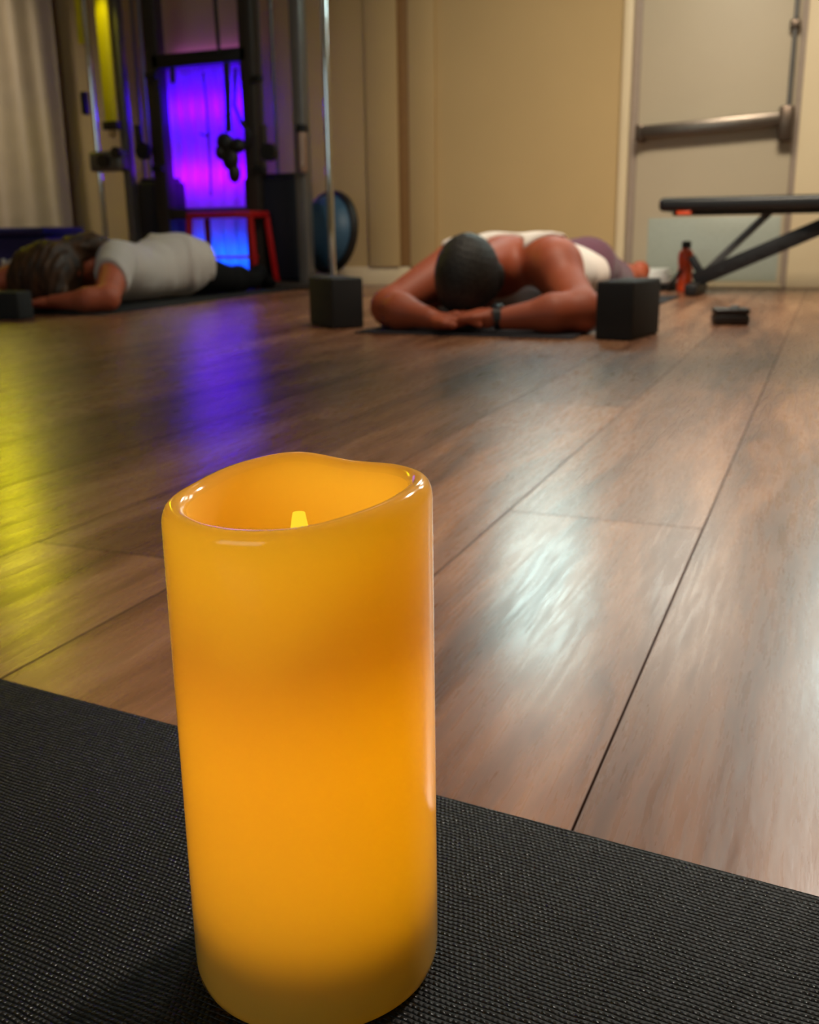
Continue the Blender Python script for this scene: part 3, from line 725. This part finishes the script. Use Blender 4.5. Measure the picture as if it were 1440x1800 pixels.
# red stool
sy = 4.84
st = thing('step_stool', 'red metal step stool standing before the blue glow', 'stool', (at(400, 480, sy).x, sy, 0))
a, b = at(345, 380, sy), at(458, 380, sy); zt = at(400, 372, sy).z
MB().box((a.x, sy-.10, zt-.035), (b.x, sy+.10, zt), .008).build('stool_top', M['red'], st)
for sx, dxo in ((a.x+.012, -.05), (b.x-.012, .035)):
    for yy in (sy-.085, sy+.085):
        MB().bar((sx, yy, zt-.03), (sx+dxo*(.3 if sx < (a.x+b.x)/2 else 1), yy+(yy-sy)*.3, 0), .026, .026).build('leg', M['red'], st)
MB().bar((a.x-.005, sy-.095, .17), (b.x+.03, sy-.095, .17), .016, .016).build('foot_rung', M['red'], st)

# balance trainer leaning on the wall
bt = thing('balance_trainer', 'blue half dome balance trainer with black rim leaning on the wall', 'balance trainer', (at(580, 410, 5.1).x, 5.1, .22))
c = at(578, 408, 5.06)
mtx = Matrix.Translation((c.x, 5.06, c.z)) @ Matrix.Rotation(math.radians(-24), 4, 'Z') @ Matrix.Rotation(math.radians(82), 4, 'X')
R = .215
MB().lathe([(0, -.03), (R-.01, -.03), (R+.005, -.022), (R+.008, -.005), (R, .012), (R-.012, .016), (R-.022, .012), (0, .01)], n=64, mtx=mtx).build('base_rim', M['black'], bt)
MB().lathe([(R-.02, .012), (R-.028, .035), (R-.055, .07), (R-.10, .10), (R-.16, .118), (0, .122)], n=64, mtx=mtx).build('dome', M['bluerub'], bt)

# blue tub at left
ty = 4.95
ta, tb = at(-60, 420, ty).x, at(116, 420, ty).x; tz = at(60, 400, ty).z
tub = thing('storage_tub', 'navy blue plastic storage tub behind the brown haired person', 'tub', ((ta+tb)/2, ty, 0))
MB().box((ta+.015, ty-.17, 0), (tb-.015, ty+.15, tz-.045), .02, 3).build('tub_body', M['bluebox'], tub)
MB().box((ta+.12, ty-.19, tz-.0445), (tb, ty+.17, tz), .012, 3).build('lid', M['bluebox'], tub)
bp_ = at(10, 490, 4.1); bt2 = thing('bottle', 'pale narrow bottle standing beyond the raised elbow of grey T-shirt person', 'bottle', (bp_.x, 4.1, 0))
zz = at(10, 455, 4.1).z
MB().lathe([(0, 0), (.028, 0), (.03, .004), (.03, .09), (.022, .13), (.012, zz-.02), (.010, zz-.016), (0, zz-.016)], (bp_.x, 4.1, 0), 24).build('bottle_body', M['pale'], bt2)
MB().lathe([(0, zz-.0155), (.011, zz-.0155), (.008, zz), (0, zz)], (bp_.x, 4.1, 0), 24).build('cap', M['white'], bt2)

# beige drape at the left end of the back wall
da, db = -5.20, at(105, 200, 5.2).x
t = bmesh.new(); rows = []; nx = 90
for i in range(nx+1):
    u = i/nx
    rows.append([t.verts.new((da+(db-da)*u, 5.2+(.018)*math.sin(u*2*PI*4.2)+.008*math.sin(u*31+z*.4), .015+2.4*z/10)) for z in range(11)])
for i in range(nx):
    for q in range(10): t.faces.new((rows[i][q], rows[i+1][q], rows[i+1][q+1], rows[i][q+1]))
s = MB(); s.b.free(); s.b = t
dr = s.build('drape', M['beige'], ang=180); tag(dr, 'beige floor length drape with soft folds behind the navy tub', 'curtain')

# yellow light tube on a stand beyond the drape
YX, YY = -4.58, 4.6
yl = thing('floor_lamp', 'yellow light tube on a tall stand before the end of the drape', 'lamp', (YX, YY, 0))
MB().lathe([(0, 0), (.09, 0), (.09, .012), (.02, .02), (0, .02)], (YX-.075, YY+.075, 0)).build("lamp_base", M['black'], yl)
MB().tube([(YX-.075, YY+.075, .015), (YX-.075, YY+.075, 2.22)], .012).build('pole', M['black'], yl)
mh = Matrix.Translation((YX, YY, 0)) @ Matrix.Rotation(math.radians(-47), 4, 'Z')
hb = MB(); hb.box((-.075, -.09, 1.22), (-.06, .09, 2.22), .003, 2, mh); hb.box((-.06, -.09, 1.22), (.13, -.08, 2.22), .003, 2, mh); hb.box((-.06, .08, 1.22), (.13, .09, 2.22), .003, 2, mh)
hb.build('added_light_shield', M['black'], yl)  # unseen channel added to keep the tube's light off drape and machine
MB().tube([(YX, YY, 1.24), (YX, YY, 2.20)], .05, 20).build('light_tube', emit('yellow_tube_glow', (1.0, .88, .0), 19), yl)

# added yellow spot, brightens the reflection strips towards their tops
q = Vector((xat(196, 0), MY-.25, 1.72))
sl = lamp('added_yellow_spot', 'SPOT', (q.x, q.y, q.z), 7, (1, .88, .02), spot_size=math.radians(34), spot_blend=.5, shadow_soft_size=.03)
sl.rotation_euler = (Vector((xat(190, 60), MY, 1.3))-q).to_track_quat('-Z', 'Y').to_euler()

# ------------------------------------------------------------------ room lamps and added lights
def area(name, loc, tgt, energy, color, sx, sy=None):
    o = lamp(name, 'AREA', loc, energy, color, shape='RECTANGLE', size=sx, size_y=sy or sx)
    o.rotation_euler = (Vector(tgt)-Vector(loc)).to_track_quat('-Z', 'Y').to_euler(); return o
area('ceiling_lamp_warm', (-.35, 2.9, 2.62), (-.35, 4.5, .3), 53, (1, .87, .69), .9).data.spread = math.radians(105)
area('ceiling_lamp_middle', (-1.7, 3.4, 2.62), (-1.7, 3.5, 0), 2, (1, .88, .74), .5)
area('ceiling_lamp_end', (-5.1, 4.5, 2.62), (-5.1, 5.1, .6), 7, (1, .90, .76), .4).data.spread = math.radians(70)  # added to brighten the drape
q = Vector((.8, 3.3, 2.6)); tl = lamp('added_floor_spot', 'SPOT', q, 1000, (1, .89, .77), spot_size=math.radians(38), spot_blend=1.0, shadow_soft_size=.25)  # added spot that brightens the floor on the right
tl.rotation_euler = (Vector((.30, 1.12, 0))-q).to_track_quat('-Z', 'Y').to_euler()
wld = bpy.data.worlds.new('World'); SC.world = wld; wld.use_nodes = True
wld.node_tree.nodes['Background'].inputs[0].default_value = (.05, .045, .04, 1); wld.node_tree.nodes['Background'].inputs[1].default_value = .3

# ------------------------------------------------------------------ camera and view
cd = bpy.data.cameras.new('Camera'); co = bpy.data.objects.new('Camera', cd); COL.objects.link(co)
m = Matrix((rt, up, -fw)).transposed().to_4x4(); m.translation = CAM; co.matrix_world = m
cd.sensor_fit = 'HORIZONTAL'; cd.sensor_width = 36; cd.lens = 36*F/1440; cd.clip_start = .01
cd.dof.use_dof = True; cd.dof.focus_distance = .385; cd.dof.aperture_fstop = 20
SC.camera = co
SC.view_settings.view_transform = 'Standard'; SC.view_settings.look = 'None'
SC.view_settings.exposure = 0; SC.view_settings.gamma = 1
SC.cycles.use_denoising = True
SC.cycles.sample_clamp_indirect = 8
